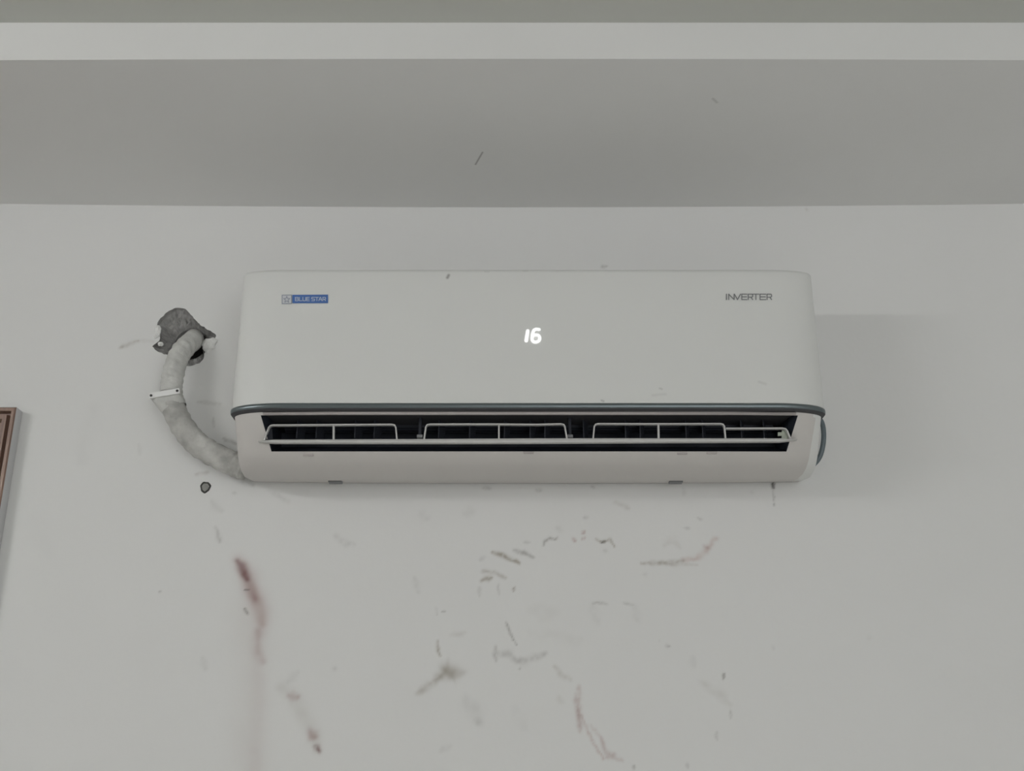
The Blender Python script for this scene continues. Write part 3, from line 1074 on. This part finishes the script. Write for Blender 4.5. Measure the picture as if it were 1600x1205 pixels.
lettering('lettering', [('I', 1133.5, 1136.5), ('N', 1138.5, 1147), ('V', 1147.5, 1157), ('E', 1159, 1167), ('R', 1169, 1176), ('T', 1176.5, 1185.5), ('E', 1187.5, 1196.5), ('R', 1198.5, 1205.5)], 459.8, 468.4, 0.0016, M_grey_print, ac, 0.0004)
lettering('badge_lettering', [('B', 461.6, 466.4), ('L', 468, 472), ('U', 473.4, 477.8), ('E', 479.4, 483.6), ('S', 487.2, 491.8), ('T', 492.8, 497.8), ('A', 498.2, 503.2), ('R', 504.6, 508.8)], 465.0, 470.4, 0.0011, M_badge_w, badge, 0.0009)

# glowing temperature digits
def capsule_strokes(name, strokes, r, parent):
    bm = bmesh.new()
    for l in strokes:
        P = catmull([on_panel(x, y) + Vector((0, -0.0006, 0)) for x, y in l], 6) if len(l) > 2 else [on_panel(x, y) + Vector((0, -0.0006, 0)) for x, y in l]
        for i in range(len(P) - 1):
            a, b = P[i], P[i + 1]
            t = (b - a).normalized()
            nr = Vector((-t.z, 0, t.x))
            ring = []
            for k in range(9):
                th = math.pi / 2 + math.pi * k / 8
                ring.append(a + (t * math.cos(th) + nr * math.sin(th)) * r)
            for k in range(9):
                th = -math.pi / 2 + math.pi * k / 8
                ring.append(b + (t * math.cos(th) + nr * math.sin(th)) * r)
            off = Vector((0, -0.00002 * i, 0))
            bm.faces.new([bm.verts.new(p + off) for p in ring])
    me = bpy.data.meshes.new(name)
    bm.to_mesh(me)
    bm.free()
    return link(name, me, M_led, parent)


capsule_strokes('display_digit', [[(824.6, 517.4), (822.3, 532.8)]], 0.0027, ac)
capsule_strokes('display_digit', [[(842.4, 515.2), (837.5, 514.8), (833.8, 517.0), (832.2, 523), (831.3, 530), (833.6, 534.2), (838, 534.8), (842.2, 532.4), (843.2, 527.8), (840.6, 524.4), (836, 524.0), (832.6, 525.4)]], 0.0024, ac)

# ------------------------------------------------------------------ power cable behind the right end of the unit
path = catmull([at(1246, 650, 0.030), at(1270, 648, 0.030), at(1283, 658, 0.032), at(1287, 676, 0.032), at(1285.5, 698, 0.030), at(1279, 717, 0.026), at(1265, 730, 0.020), at(1242, 737, 0.016)], 8)
V, Fc = tube(path, 0.0042, 10)
tag(mesh_obj('power_cable', V, Fc, M_cable, None, True), 'blue-grey cable looping out behind the end of the air conditioner', 'cable')

# ------------------------------------------------------------------ insulated pipe from the hole to the unit
def pz(x, y, d):
    return at(180 + x / 3.65, 450 + y / 3.65, d)


pipe = thing('insulated_pipe', 'grey tape-wrapped pipe curving from broken wall hole to air conditioner', 'pipe', at(262, 620, 0.0))
ctrl = [pz(447, 285, -0.075), pz(450, 290, -0.035), pz(438, 305, 0.004), pz(402, 335, 0.028), pz(365, 385, 0.040), pz(341, 450, 0.045), pz(326, 520, 0.046), pz(320, 580, 0.046), pz(322, 640, 0.045), pz(345, 715, 0.044), pz(392, 800, 0.042), pz(455, 878, 0.040), pz(540, 938, 0.038), pz(640, 988, 0.036), pz(700, 1012, 0.034), pz(746, 1025, 0.034)]
path = catmull(ctrl, 12)
NP = len(path)
cut = 7 * 12 + 3
seg_len = 0.0


def wrap_rad(base, grow, i_off):
    def f(i, n_, th):
        g = i + i_off
        r = base + grow * g / NP
        lap = ((g * 0.105 + th / (2 * math.pi)) % 1.0)     # helical overlap of the tape
        return r + 0.0011 * (lap - 0.5) + 0.0006 * math.sin(g * 0.9 + th * 3)
    return f


V, Fc = tube(path[:cut + 2], wrap_rad(0.0168, 0.003, 0), 28)
a = mesh_obj('upper_wrap', V, Fc, M_wrap, pipe, True)
V, Fc = tube(path[cut:], wrap_rad(0.0172, 0.0035, cut), 28)
b = mesh_obj('lower_wrap', V, Fc, M_wrap2, pipe, True)
b['label'] = 'dirty creased lower wrapping'
# saddle strip across the pipe: white bar with two screws and a flared skirt below it
L_, R_ = pz(193, 615, 0.0665), pz(366, 586, 0.0665)
ax = (R_ - L_)
bm = bmesh.new()
u = ax.normalized()
up_ = Vector((-u.z, 0, u.x))
q = [L_ - up_ * 0.0046, R_ - up_ * 0.0046, R_ + up_ * 0.0046, L_ + up_ * 0.0046]
Vv = [p for p in q] + [p + Vector((0, 0.004, 0)) for p in q]
strip = mesh_obj('clamp_bar', Vv, [(0, 1, 2, 3), (4, 5, 6, 7), (0, 1, 5, 4), (1, 2, 6, 5), (2, 3, 7, 6), (3, 0, 4, 7)], M_strip, pipe)
for x, y in ((204, 613), (353, 586)):
    c = pz(x, y, 0.067)
    bm = bmesh.new()
    bmesh.ops.create_cone(bm, cap_ends=True, segments=12, radius1=0.0024, radius2=0.0018, depth=0.002, matrix=Matrix.Translation(c) @ Matrix.Rotation(math.pi / 2, 4, 'X'))
    bm_obj('screw', bm, M_screw, strip)
# skirt: loft from the bar's rectangle to the pipe section below
V, Fc = [], []
NS = 28
low = pz(338, 690, 0.044)
mid = (L_ + R_) / 2
for l in range(5):
    t = l / 4
    e = t ** 0.7
    for k in range(NS):
        th = 2 * math.pi * k / NS
        c_, s_ = math.cos(th), math.sin(th)
        sx = math.copysign(abs(c_) ** 0.45, c_) * ax.length / 2
        sy = math.copysign(abs(s_) ** 0.45, s_) * 0.0225
        top_p = Vector((mid.x, -0.043, mid.z)) + u * sx + Vector((0, sy, 0)) - up_ * 0.003
        low_p = low + Vector((c_ * 0.0186, s_ * 0.0186, c_ * 0.009))
        V.append(top_p * (1 - e) + low_p * e)
for l in range(4):
    for k in range(NS):
        k2 = (k + 1) % NS
        Fc.append((l * NS + k, l * NS + k2, (l + 1) * NS + k2, (l + 1) * NS + k))
Fc.append(tuple(range(NS)))
mesh_obj('tape_skirt', V, Fc, M_wrap, pipe, True)

# ------------------------------------------------------------------ wall plug left of the unit
c = at(321, 761.5)
plug = thing('wall_plug', 'small round grey wall plug with a dark rim, below the pipe', 'wall plug', (c.x, 0, c.z))
V, Fc = [], []
NK = 24
for r0, d0 in ((0.0088, 0.0002), (0.0080, 0.0016), (0.0062, 0.0016), (0.0058, 0.0004)):
    for k in range(NK):
        th = 2 * math.pi * k / NK
        w = 1 + 0.07 * math.sin(3 * th + 0.5) + 0.04 * math.sin(7 * th)
        V.append((c.x + math.cos(th) * r0 * w, -d0, c.z + 1.12 * math.sin(th) * r0 * w))
for l in range(3):
    for k in range(NK):
        k2 = (k + 1) % NK
        Fc.append((l * NK + k, l * NK + k2, (l + 1) * NK + k2, (l + 1) * NK + k))
mesh_obj('rim', V, Fc, M_plugring, plug)
V = [(c.x, -0.0018, c.z)]
Fc = []
for k in range(NK):
    th = 2 * math.pi * k / NK
    V.append((c.x + math.cos(th) * 0.0062, -0.0008, c.z + 1.12 * math.sin(th) * 0.0062))
for k in range(NK):
    Fc.append((0, 1 + k, 1 + (k + 1) % NK))
mesh_obj('plug_face', V, Fc, M_plug, plug)
